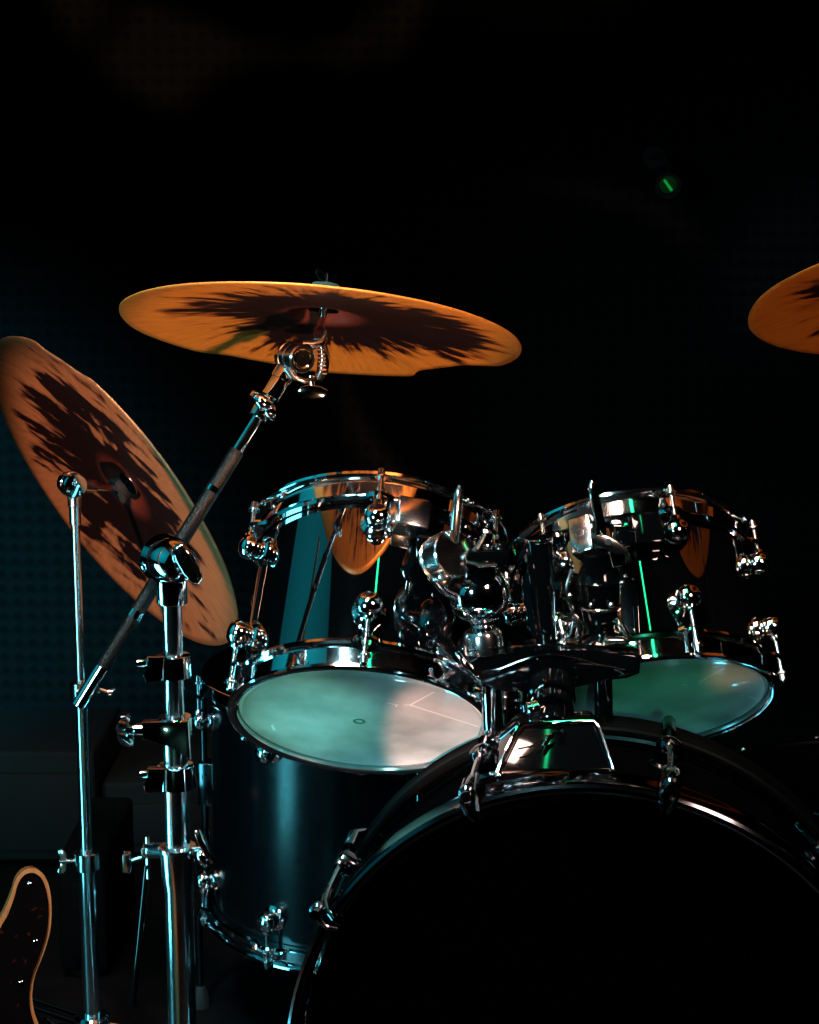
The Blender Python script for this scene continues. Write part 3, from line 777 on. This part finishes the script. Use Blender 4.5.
# ---- main boom stand
YS = 1.62
def boom_stand():
    A = P(173, 600, YS); Bp = P(181, 1000, YS)
    bx, by = (A.x + Bp.x) / 2, YS
    def Q(px, py, dy=0.0): return P(px, py, YS + dy)
    root = thing('boom_cymbal_stand', (bx, by, 0), 'heavy chrome boom stand with brightly lit pole, left of the drums', 'cymbal stand')
    def pole(py0, py1, r):
        z0, z1 = Q(180, py0).z, Q(180, py1).z
        return V((bx, by, z0)), V((bx, by, z1)), r
    mb = MB(); a, b, r = pole(605, 745, .0094); mb.rod(b, a, r, n=40); mb.build('upper_tube', tube_chrome, root)
    mb = MB(); a, b, r = pole(735, 850, .0120); mb.rod(b, a, r, n=40); mb.build('middle_tube', tube_chrome, root)
    mb = MB(); a, b, _ = pole(846, 1024, .0150); a0 = V((bx, by, .06))
    mb.lathe(a0, Z, [(0, .012), (.002, .0135), (a.z - .06 - .045, .0140), (a.z - .06 - .030, .0165), (a.z - .06 - .004, .0178), (a.z - .06 - .003, .0195), (a.z - .06, .0195), (a.z - .06 + .001, .016)], 44)
    mb.build('base_tube', tube_chrome, root)
    tripod(root, V((bx, by, 0)), .16, .24, math.radians(90))
    px = lambda py: bx
    # memory locks: slightly conical rings with a hinge and a key screw on the left
    def memory(py0, py1, r, kx, nm='memory_lock'):
        z0, z1 = Q(180, py1).z, Q(180, py0).z
        mb = MB(); mb.lathe((bx, by, z0), Z, [(0, r - .002), (.001, r), (z1 - z0 - .001, r * .93), (z1 - z0, r * .93 - .002)], 40)
        zc = (z0 + z1) / 2
        pts = [(-.4 * r, -.011), (-1.45 * r, -.0135), (-1.55 * r, -.006), (-1.25 * r, .004), (-1.35 * r, .0115), (-.4 * r, .0115)]
        mb.prism(pts[::-1], X, Z, Y_, (bx, by - r * .55, zc), .010, .0015, 2)
        lk = mb.build(nm, chrome, root)
        mb = MB(); mb.lathe(V((bx - kx, by - r * .55, zc + .005)), X, [(0, .0025), (.0008, .0038), (.008, .0038), (.010, .0026), (kx - r, .0026)], 16)
        mb.build('key_screw', chrome, root, lk)
    memory(654, 677, .0175, .034)
    memory(764, 787, .0195, .034)
    # clamp with wing bolt in the middle (flag shaped)
    z0, z1 = Q(180, 755).z, Q(180, 716).z
    def cutrf(i, t, rr): return rr
    mb = MB(); h = z1 - z0
    mb.lathe((bx, by, z0 + .018), Z, [(0, .0160), (.001, .0165), (h - .019, .0165), (h - .018, .0155)], 40)
    # the slanting lower lip on the right side
    pts = [(-.030, h - .002), (.015, h - .001), (.0165, 0.0), (.012, .004), (0, .014), (-.012, .0185), (-.030, .020)]
    mb.prism([(x, y - h / 2) for x, y in pts][::-1], X, Z, Y_, (bx, by - .0105, (z0 + z1) / 2), .012, .002, 2)
    mb.build('height_clamp', chrome, root)
    mb = MB(); qc = V((bx - .050, by - .010, (z0 + z1) / 2 + .009))
    mb.rod(qc, qc + X * .024, .0048, n=16); mb.rod(qc + X * .012, qc + X * .024, .0062, n=16, bev=.001)
    mb.wing(qc, X, V((0.25, -.6, 1)), .019, .0100); mb.build('wing_bolt', chrome, root)
    # base clamp wing on the right
    z = Q(180, 846).z
    mb = MB()
    mb.rod((bx + .012, by - .004, z - .004), (bx + .026, by - .010, z + .000), .0045, n=16)
    c = V((bx + .0285, by - .012, z + .003))
    mb.prism([(-.016, -.004), (-.010, -.0065), (.010, -.0075), (.018, -.004), (.020, 0), (.018, .004), (.010, .0065), (-.010, .0055), (-.016, .003)], V((-.42, 0, .9)).normalized(), Y_, V((.9, 0, .42)).normalized(), c, .0065, .0018, 2)
    mb.ball(c + V((-.002, -.003, -.010)), V((-.42, 0, .9)), .010, .0060, 18, 10)
    mb.build('wing_bolt', chrome, root)
    # side clamp behind, pointing left, with thin accessory rod
    mb = MB(); q0 = P(128, 857, YS + .05); q1 = P(158, 852, YS + .03)
    mb.rod(P(170, 851, YS + .012), P(148, 850, YS + .04), .0085, .0075, 20, .001)
    mb.rod(q1, P(133, 860, YS + .045), .0030, n=12)
    mb.box(P(127, 862, YS + .047), X * .0042, Y_ * .006, Z * .0105, .0018)
    mb.box(P(148, 850, YS + .04), X * .006, Y_ * .010, Z * .006, .002)
    mb.rod(P(148, 850, YS + .04) - Z * .03, P(148, 850, YS + .04) + Z * .014, .0025, n=10)
    mb.build('side_clamp', worn_chrome, root)
    mb = MB(); mb.rod(P(147, 865, YS + .04), P(133, 1006, YS + .06), .0030, n=12); mb.build('accessory_rod', black_metal, root)
    # ---- boom joint
    c = Q(172, 560)
    mb = MB()
    mb.lathe(V((bx, by, Q(180, 604).z)), Z, [(0, .0105), (.0005, .0142), (.002, .0150), (.028, .0145), (.035, .0130), (.040, .010)], 36)
    mb.build('joint_socket', chrome, root)
    mb = MB(); ax = (P(160, 558, YS + .004) - P(186, 561, YS - .030)).normalized()
    cc = V((bx - .003, by, c.z))
    ax = V((-.62, .78, .02)).normalized()
    mb.lathe(cc, ax, [(-.0270, .002), (-.0265, .012), (-.024, .0170), (-.018, .0202), (-.006, .0215), (-.001, .0215), (-.0005, .0200), (.0005, .0200), (.001, .0235), (.011, .0240), (.013, .0225), (.0135, .019), (.018, .016), (.0195, .008), (.020, .002)], 48)
    mb.rod(cc + V((-.026, -.004, -.007)), cc + V((-.015, -.004, -.006)), .0034, n=14, bev=.0005)
    mb.ball(cc + V((-.020, -.006, -.004)), X, .006, .0065, 16, 8)
    mb.build('boom_joint', chrome, root)
    # long paddle of the joint's wing bolt
    mb = MB(); pa = P(179, 549, YS - .032); pb = P(197, 580, YS - .034)
    d = (pb - pa); dn = d.normalized(); w_ = dn.cross(V((0, -1, 0))).normalized()
    mb.prism([(-.003, -.006), (.008, -.0085), (.024, -.0085), (.035, -.006), (.038, 0), (.034, .006), (.022, .0085), (.008, .0085), (-.003, .005), (-.0055, 0)], dn, w_, dn.cross(w_), pa, .009, .0035, 3)
    mb.rod((pa + pb) / 2, cc, .006, n=16)
    mb.build('wing_bolt', chrome, root)
    # ---- boom arm
    e0 = P(78, 707, YS - .018); e1 = P(286, 372, 1.70)
    d = e1 - e0; ln = d.length; dn = d.normalized()
    def along(px, py):                                        # distance on the arm for an image point on it
        best, bt = 1e9, 0
        for i in range(400):
            t = i / 399; q = e0 + d * t; rel = q - CP; zz = rel.dot(F_)
            x = 409.5 + FPX * rel.x / zz; y = 512 - FPX * rel.dot(U_) / zz
            e_ = (x - px) ** 2 + (y - py) ** 2
            if e_ < best: best, bt = e_, t
        return bt * ln
    s1, s2, s3, s4, s5 = along(103, 668), along(131, 621), along(160, 577), along(213, 493), along(238, 452)
    s6 = along(262, 414)
    mb = MB(); mb.lathe(e0, dn, [(0, .0058), (.0008, .0072), (s1, .0072), (s1 + .0002, .0062), (s2 + .0038, .0062), (s2 + .004, .0071), (s2 + .012, .0071), (s2 + .0122, .0064),
                     (s4 - .0002, .0064), (s4, .0074), (s4 + .006, .0074), (s4 + .0062, .0058), (s6, .0056), (ln - .02, .0056)], 28)
    mb.build('boom_arm', chrome, root)
    mb = MB(); mb.lathe(e0, dn, [(s1, .0070), (s2, .0070)], 28); mb.lathe(e0, dn, [(s2, .0068), (s2 + .004, .0068)], 28)
    mb.lathe(e0, dn, [(s2 + .012, .0073), (s3 + .01, .0073)], 28)
    mb.lathe(e0, dn, [(s3, .0074), (s4, .0074)], 28); mb.lathe(e0, dn, [(s4 + .006, .0074), (s5, .0074), (s5 + .001, .006)], 28)
    mb.build('arm_grip', knurled, root)
    # memory lock on the arm
    pl = e0 + dn * s6; side = dn.cross(V((0, -1, 0))).normalized()
    mb = MB(); mb.lathe(pl - dn * .006, dn, [(0, .0085), (.001, .0100), (.011, .0100), (.012, .0085)], 28)
    mb.rod(P(252, 393, 1.675), P(265, 402, 1.68), .0036, .0042, 14, .0006)
    q = P(270, 411, 1.68); mb.ball(q, V((.25, 0, -1)), .0095, .0062, 18, 10)
    mb.ball(P(263, 402, 1.675), V((.6, 0, -.5)), .010, .0075, 16, 8)
    mb.build('arm_lock', chrome, root)
    # sleeve and tilter
    mb = MB(); a = P(270, 398, 1.694); b = P(287, 370, 1.704)
    mb.lathe(a, b - a, [(0, .0088), (.001, .0096), ((b - a).length * .62, .0096), ((b - a).length * .63, .0110), ((b - a).length, .0112), ((b - a).length + .004, .008)], 28)
    mb.build('tilter_sleeve', chrome, root)
    axr = V((.52, -.84, -.02)).normalized(); rc = P(297, 358, 1.695)
    mb = MB()
    mb.lathe(rc, axr, [(.012, .0100), (.0125, .0128), (.011, .0142), (.004, .0150), (.003, .0142), (-.002, .0142), (-.003, .0150), (-.010, .0150), (-.0105, .0142), (-.0125, .0142), (-.013, .0150), (-.020, .0150), (-.023, .0135), (-.024, .004)], 44)
    mb.build('tilter', worn_chrome, root)
    mb = MB(); mb.lathe(rc + axr * .0122, axr, [(-.004, .0098), (.0002, .0100), (.0004, .0092), (-.003, .001)], 32); mb.build('tilter_cap', chrome, root)
    # cradle that rises to the rod
    mb = MB()
    mb.tube([P(303, 344, 1.698), P(312, 345, 1.700), P(320, 343, 1.703), P(325, 336, 1.706), P(326, 331, 1.708)], [.004, .005, .005, .0035, .0025], 14)
    mb.tube([P(322, 345, 1.705), P(324, 358, 1.705), P(322, 372, 1.703), P(318, 380, 1.70)], [.005, .0062, .0060, .0045], 16)
    mb.tube([P(286, 368, 1.69), P(293, 377, 1.688), P(305, 381, 1.69), P(316, 378, 1.70)], .0030, 12)
    for i in range(7): mb.lathe(P(319 + i * .4, 350 + i * 4, 1.698), X, [(-.002, .0011), (.0055, .0011)], 8)
    mb.build('tilter_cradle', worn_chrome, root)
    hole, n = cy1[2], cy1[1]
    mb = MB(); lo = P(318, 341, 1.706); d2 = (hole - n * .012 - lo)
    mb.lathe(lo - d2.normalized() * .004, d2, [(0, .0058), (.004, .0066), (.022, .0066), (.023, .0044), (d2.length, .0044)], 24)
    mb.build('cymbal_rod', chrome, root)
    # hexagonal-ended thumb wing below
    mb = MB(); mb.rod(P(311, 376, 1.697), P(312, 386, 1.695), .0032, n=14)
    q = P(313, 392, 1.692)
    mb.prism([(-.0155, .001), (-.012, .0052), (-.003, .0070), (.008, .0052), (.0145, .0015), (.0140, -.0035), (.010, -.0062), (-.002, -.0072), (-.011, -.0055), (-.0150, -.002)], X, Z, Y_, q, .009, .002, 2)
    mb.build('thumb_screw', chrome, root)
    cymbal_top(root, hole, n, .03)
    return root
boom_stand()

# ---- slim stand at the far left
YB = 1.80
def slim_stand(label, bxp, hole, n, knee, pole_px, full=True):
    bx = knee.x; by = knee.y
    root = thing('cymbal_stand', (bx, by, 0), label, 'cymbal stand')
    zc = P(75, 690, by).z; zl = P(75, 858, by).z
    mb = MB(); mb.rod((bx, by, zc - .03), (bx, by, knee.z - .01), .0052, n=28)
    mb.lathe((bx, by, knee.z - .048), Z, [(0, .0058), (.001, .0070), (.022, .0070), (.023, .0082), (.036, .0082), (.04, .006)], 24)
    mb.build('upper_tube', tube_chrome, root)
    mb = MB(); mb.rod((bx, by, zl - .03), (bx, by, zc + .004), .0078, n=28, bev=.0008); mb.build('middle_tube', tube_chrome, root)
    mb = MB(); mb.rod((bx, by, .06), (bx, by, zl + .004), .0108, n=28, bev=.001); mb.build('base_tube', tube_chrome, root)
    tripod(root, V((bx, by, 0)), .066, .24, math.radians(7))
    # clamps with wing bolts
    mb = MB(); mb.lathe((bx, by, zc - .012), Z, [(0, .0125), (.001, .0135), (.022, .0135), (.023, .0120)], 28)
    mb.box((bx + .014, by - .002, zc + .004), X * .010, Y_ * .006, Z * .007, .0015)
    mb.lathe((bx - .001, by - .0125, zc), -Y_, [(0, .004), (.0025, .004), (.003, .003)], 16)
    ck = mb.build('upper_clamp', worn_chrome, root)
    mb = MB(); mb.rod((bx + .022, by - .002, zc + .002), (bx + .034, by - .002, zc - .002), .0022, n=10); mb.wing((bx + .035, by - .002, zc - .002), X, V((.1, 1, .1)), .011, .0032); mb.build('wing_bolt', worn_chrome, root, ck)
    mb = MB(); mb.lathe((bx, by, zl - .014), Z, [(0, .0150), (.001, .0160), (.022, .0160), (.023, .0145)], 28)
    ck = mb.build('lower_clamp', worn_chrome, root)
    mb = MB(); mb.rod((bx - .014, by - .004, zl - .002), (bx - .026, by - .006, zl - .002), .0026, n=10); mb.wing((bx - .027, by - .006, zl - .002), -X, V((0, .3, 1)), .0145, .004); mb.build('wing_bolt', worn_chrome, root, ck)
    # tilter at the knee
    mb = MB(); axr = V((.5, -.86, 0)).normalized()
    mb.lathe(knee + V((-.002, .002, .0)), axr, [(-.022, .002), (-.0215, .009), (-.018, .0135), (-.008, .0150), (-.001, .0150), (0, .0135), (.002, .0135), (.003, .0148), (.010, .0150), (.012, .0135), (.0125, .010), (.013, .001)], 36)
    mb.build('tilter', chrome, root)
    d = hole - n * .022 - knee; dn = d.normalized()
    mb = MB(); mb.lathe(knee + dn * .012, dn, [(0, .006), (.001, .0085), (.022, .0078), (.023, .0048), (d.length - .012, .0042)], 24)
    mb.build('cymbal_rod', chrome, root)
    mb = MB(); mb.lathe(hole - n * .030, n, [(0, .008), (0, .0165), (.003, .0170), (.008, .0165), (.009, .006)], 28); mb.build('rubber_seat', rubber, root)
    cymbal_top(root, hole, n, .03)
    return root
kn = P(74, 485, 2.02)
slim_stand('slim chrome stand at the far left that holds the steeply tilted cymbal', 0, cy2[2], cy2[1], kn, None)
k3 = cy3[2] + V((.16, -.19, -.15))
slim_stand('slim chrome stand off to the right under the orange cymbal', 0, cy3[2], cy3[1], k3, None)

# ================================================================ bass guitar at the lower left
def guitar():
    Yg = 1.50
    sc = (P(100, 900, Yg) - P(0, 900, Yg)).x / 100
    o = P(0, 900, Yg)
    lean = math.radians(18)
    a = V((math.cos(math.radians(15)), math.sin(math.radians(15)), 0))
    b = V((-math.sin(lean) * a.y, math.sin(lean) * a.x, math.cos(lean)))
    nrm = a.cross(b)                                   # towards the viewer (-Y)
    root = thing('bass_guitar', (o.x, o.y, 0), 'sunburst electric bass guitar with dark pickguard at the lower left corner', 'guitar')
    def sm(pts, n=6):                                  # closed Catmull-Rom
        out = []; m = len(pts)
        for i in range(m):
            p0, p1, p2, p3 = (V((*pts[(i + k - 1) % m], 0)) for k in range(4))
            for j in range(n):
                t = j / n
                q = 0.5 * ((2 * p1) + (-p0 + p2) * t + (2 * p0 - 5 * p1 + 4 * p2 - p3) * t * t + (-p0 + 3 * p1 - 3 * p2 + p3) * t ** 3)
                out.append((q.x, q.y))
        return out
    body = [(-6, 925), (4, 908), (11, 893), (16, 880), (24, 872), (34, 871), (43, 878), (48, 892), (49, 912), (46, 935), (38, 957), (29, 977), (26, 1000), (32, 1025), (50, 1060), (78, 1110), (92, 1170), (84, 1240),
            (50, 1300), (-10, 1335), (-90, 1345), (-160, 1320), (-205, 1270), (-220, 1200), (-205, 1130), (-170, 1080), (-160, 1040), (-175, 990), (-190, 955), (-185, 925), (-165, 920), (-140, 935), (-112, 965), (-85, 985), (-45, 985), (-20, 955)]
    guard = [(-4, 930), (6, 914), (13, 898), (18, 884), (25, 876), (34, 875.5), (41, 882), (45, 895), (46, 912), (43, 934), (35, 956), (26, 977), (23, 1000), (28, 1026), (42, 1062), (66, 1112), (72, 1150), (40, 1190),
             (-10, 1215), (-60, 1230), (-100, 1200), (-112, 1120), (-118, 1050), (-110, 1000), (-85, 992), (-45, 992), (-18, 962)]
    def cv(pts): return [(x * sc, (900 - y) * sc) for x, y in sm(pts)]
    woodm = mat('sunburst_wood', (0.42, 0.17, 0.06), 0.22, 0, 0.8)
    bb = woodm.node_tree.nodes['Principled BSDF']
    tc = N(woodm, 'ShaderNodeTexCoord'); nz = N(woodm, 'ShaderNodeTexNoise'); mp = N(woodm, 'ShaderNodeMapping')
    mp.inputs['Scale'].default_value = (40, 40, 3); L(woodm, tc.outputs['Object'], mp.inputs[0]); L(woodm, mp.outputs[0], nz.inputs['Vector'])
    cr = N(woodm, 'ShaderNodeValToRGB'); cr.color_ramp.elements[0].color = (0.34, 0.10, 0.03, 1); cr.color_ramp.elements[1].color = (0.60, 0.22, 0.08, 1)
    L(woodm, nz.outputs['Fac'], cr.inputs[0]); L(woodm, cr.outputs[0], bb.inputs['Base Color'])
    MB().prism(cv(body)[::-1], a, b, nrm, o, .040, .005, 4).build('body', woodm, root)
    gm = mat('tortoiseshell', (0.01, 0.004, 0.003), 0.12, 0, 0.8)
    bb = gm.node_tree.nodes['Principled BSDF']
    tc = N(gm, 'ShaderNodeTexCoord'); nz = N(gm, 'ShaderNodeTexNoise'); nz.inputs['Scale'].default_value = 150; nz.inputs['Detail'].default_value = 5
    L(gm, tc.outputs['Object'], nz.inputs['Vector']); cr = N(gm, 'ShaderNodeValToRGB')
    cr.color_ramp.elements[0].position = .64; cr.color_ramp.elements[0].color = (0.003, 0.002, 0.002, 1)
    cr.color_ramp.elements[1].position = .78; cr.color_ramp.elements[1].color = (0.12, 0.012, 0.006, 1)
    L(gm, nz.outputs['Fac'], cr.inputs[0]); L(gm, cr.outputs[0], bb.inputs['Base Color'])
    g = MB().prism(cv(guard)[::-1], a, b, nrm, o + nrm * .0212, .0024, .0006, 1).build('pickguard', gm, root)
    for x, y in ((29, 886), (32, 942), (16, 980), (27, 1040), (60, 1115), (-104, 1040), (-100, 1150), (-40, 1215)):
        q = o + a * x * sc + b * (900 - y) * sc + nrm * .0222
        MB().lathe(q, nrm, [(0, .0026), (.0008, .0024), (.0014, .0012)], 14).build('screw', chrome, root, g)
    def at(x, y, d): return o + a * x * sc + b * (900 - y) * sc + nrm * d
    neck_m = mat('maple', (0.45, 0.24, 0.09), 0.3, 0, 0.5)
    MB().prism([(-.026, -.05), (.026, -.05), (.020, .62), (-.020, .62)], a, b, nrm, at(-66, 990, .024), .022, .006, 3).build('neck', neck_m, root)
    h = at(-66, 990, .020) + b * .62
    MB().prism([(-.020, -.004), (.020, -.004), (.030, .03), (.034, .13), (.022, .19), (-.004, .20), (-.022, .17), (-.030, .05)], a, b, nrm, h, .014, .003, 2).build('headstock', neck_m, root)
    for k in range(4):
        mb = MB(); q = h + a * -.03 + b * (.04 + .035 * k); mb.rod(q, q - a * .03, .003, n=10); mb.box(q - a * .036, a * .009, nrm * .002, b * .007, .001); mb.build('tuning_peg', chrome, root)
    for k in range(2): MB().box(at(-80 + k * 28, 1120 + k * 10, .026), a * .022, nrm * .004, b * .014, .002).build('pickup', rubber, root)
    MB().box(at(-66, 1270, .024), a * .034, nrm * .005, b * .028, .002).build('bridge', chrome, root)
    for k in range(4):
        s = (k - 1.5)
        mb = MB(); mb.rod(at(-66, 1262, .034) + a * s * .016, h + a * s * .009 + b * .02 + nrm * .018, .0008 + .0003 * k, n=6); mb.build('string', worn_chrome, root)
    for k in range(2): MB().lathe(at(10 + k * 22, 1235 - k * 40, .020), nrm, [(0, .011), (.010, .0105), (.012, .009)], 20).build('control_knob', chrome, root)
    # stand that carries it
    st = thing('guitar_stand', (at(-66, 1300, 0).x, Yg, 0), 'black tubular floor stand under the bass guitar', 'stand')
    base = at(-66, 1345, 0); zb = base.z
    mb = MB(); cx = base.x
    mb.tube([(cx - .13, Yg - .16, .012), (cx - .12, Yg - .05, .06), (cx, Yg + .075, .33), (cx + .12, Yg - .05, .06), (cx + .13, Yg - .16, .012)], .009, 12)
    mb.rod((cx, Yg + .075, .33), (cx, Yg + .20, .012), .009, n=12)
    mb.build('frame', rubber, st)
    for s in (-1, 1):
        yb = base.y
        mb = MB(); mb.tube([(cx + s * .07, Yg + .02, max(zb, .03) + .06), (cx + s * .07, yb + .02, max(zb - .014, .012)), (cx + s * .07, yb - .035, max(zb - .014, .012)), (cx + s * .07, yb - .045, zb + .02)], .007, 10)
        mb.build('cradle_arm', rubber, st)
guitar()

# ================================================================ amplifier cabinets on the left, one grey box standing in for the lower wall
def cabinet(px0, px1, pyt, Y, depth, label, m, grille):
    a, b = P(px0, pyt, Y), P(px1, pyt, Y); h = a.z; w_ = (b.x - a.x)
    cx = (a.x + b.x) / 2
    root = thing('amplifier_cabinet', (cx, Y + depth / 2, 0), label, 'amplifier')
    MB().box((cx, Y + depth / 2, h / 2 + .006), X * w_ / 2, Y_ * depth / 2, Z * (h / 2 - .006), .008, 3).build('cabinet_box', m, root)
    MB().box((cx, Y - .003, h / 2 + .0), X * (w_ / 2 - .02), Y_ * .006, Z * (h / 2 - .035), .003, 2).build('grille', grille, root)
    for sx in (-1, 1):
        for sy in (-1, 1):
            MB().lathe((cx + sx * (w_ / 2 - .025), Y + depth / 2 + sy * (depth / 2 - .03), 0), Z, [(0, .014), (.010, .016), (.016, .016)], 16).build('foot', rubber, root)
    mb = MB(); mb.tube([(cx - .05, Y + depth / 2, h - .002), (cx - .045, Y + depth / 2, h + .018), (cx, Y + depth / 2, h + .022), (cx + .045, Y + depth / 2, h + .018), (cx + .05, Y + depth / 2, h - .002)], .006, 10)
    return root
tolex = mat('black_vinyl', (0.002, 0.0025, 0.003), 0.7, 0, 0, 0.1); grey_tolex = mat('grey_vinyl', (0.012, 0.014, 0.015), 0.8, 0, 0, 0.1)
cabinet(-95, 94, 752, 2.72, .26, 'wide grey box standing in for the lower wall at the far left, behind guitar and slim stand', grey_tolex, grey_tolex)  # box added in place of the grey lower wall
cabinet(56, 104, 858, 2.30, .26, 'narrow black cabinet low behind the slim cymbal stand', tolex, tolex)
cabinet(101, 232, 783, 2.75, .30, 'dark grey cabinet standing behind the boom stand pole', grey_tolex, grey_tolex)

# ================================================================ the cyan light batten on the floor at the left
def batten():
    root = thing('light_batten', (-0.84, 1.55, 0), 'upright black light bar with cyan panel out to the left', 'lamp')
    d = V((0.62, 0.11, 0)).normalized(); t = V((-d.y, d.x, 0)); c = V((-0.82, 1.55, .34)) - d * .030
    MB().box(c, t * .115, d * .024, Z * .32, .006).build('housing', rubber, root)
    for s in (-1, 1): MB().tube([c + t * s * .10 - Z * .30, c + t * s * .10 - Z * .325 + d * .0, c + t * s * .10 + d * .09 * s - Z * .333], .007, 10).build('foot', rubber, root)
batten()

# ================================================================ small green spot of light high at the back, lamp body added
def green_glow_spot():
    q = P(668, 185, 3.2)
    root = thing('green_glow', q, 'tiny green spot of light in an added housing high on the dark back wall', 'lamp')
    fwd = V((-.1, -1, -.35)).normalized()
    MB().lathe(q - fwd * .07, fwd, [(0, .012), (.004, .020), (.06, .022), (.075, .024), (.075, .019), (.066, .017)], 28).build('housing', rubber, root)
    gm = mat('green_glow_disc', (0.0, 0.05, 0.01), 0.4); b_ = gm.node_tree.nodes['Principled BSDF']
    b_.inputs['Emission Color'].default_value = (0.0, 0.35, 0.05, 1); b_.inputs['Emission Strength'].default_value = 0.02
    tc = N(gm, 'ShaderNodeTexCoord')
    MB().lathe(q - fwd * .004, fwd, [(0, .0165), (.002, .0150), (.004, .001)], 24).build('lens', gm, root)  # disc stands for the green glow; lens and housing are added
    gs = mat('green_glow_dash', (0.0, 0.05, 0.01), 0.4); b_ = gs.node_tree.nodes['Principled BSDF']
    b_.inputs['Emission Color'].default_value = (0.01, 0.5, 0.06, 1); b_.inputs['Emission Strength'].default_value = 0.45
    d = V((.6, 0, -.8))
    MB().rod(q + fwd * .0012 - d * .012, q + fwd * .0012 + d * .012, .0025, .0028, 10).build('glow_dash', gs, root)
    mb = MB(); mb.tube([q - fwd * .04 + Z * .02, q + V((0, .05, .05)), q + V((0, .12, .055)), V((q.x, 3.402, q.z + .055))], .006, 10)
    mb.lathe(V((q.x, 3.402, q.z + .055)), -Y_, [(0, .022), (.006, .022)], 20)
    mb.build('wall_arm', rubber, root)
green_glow_spot()
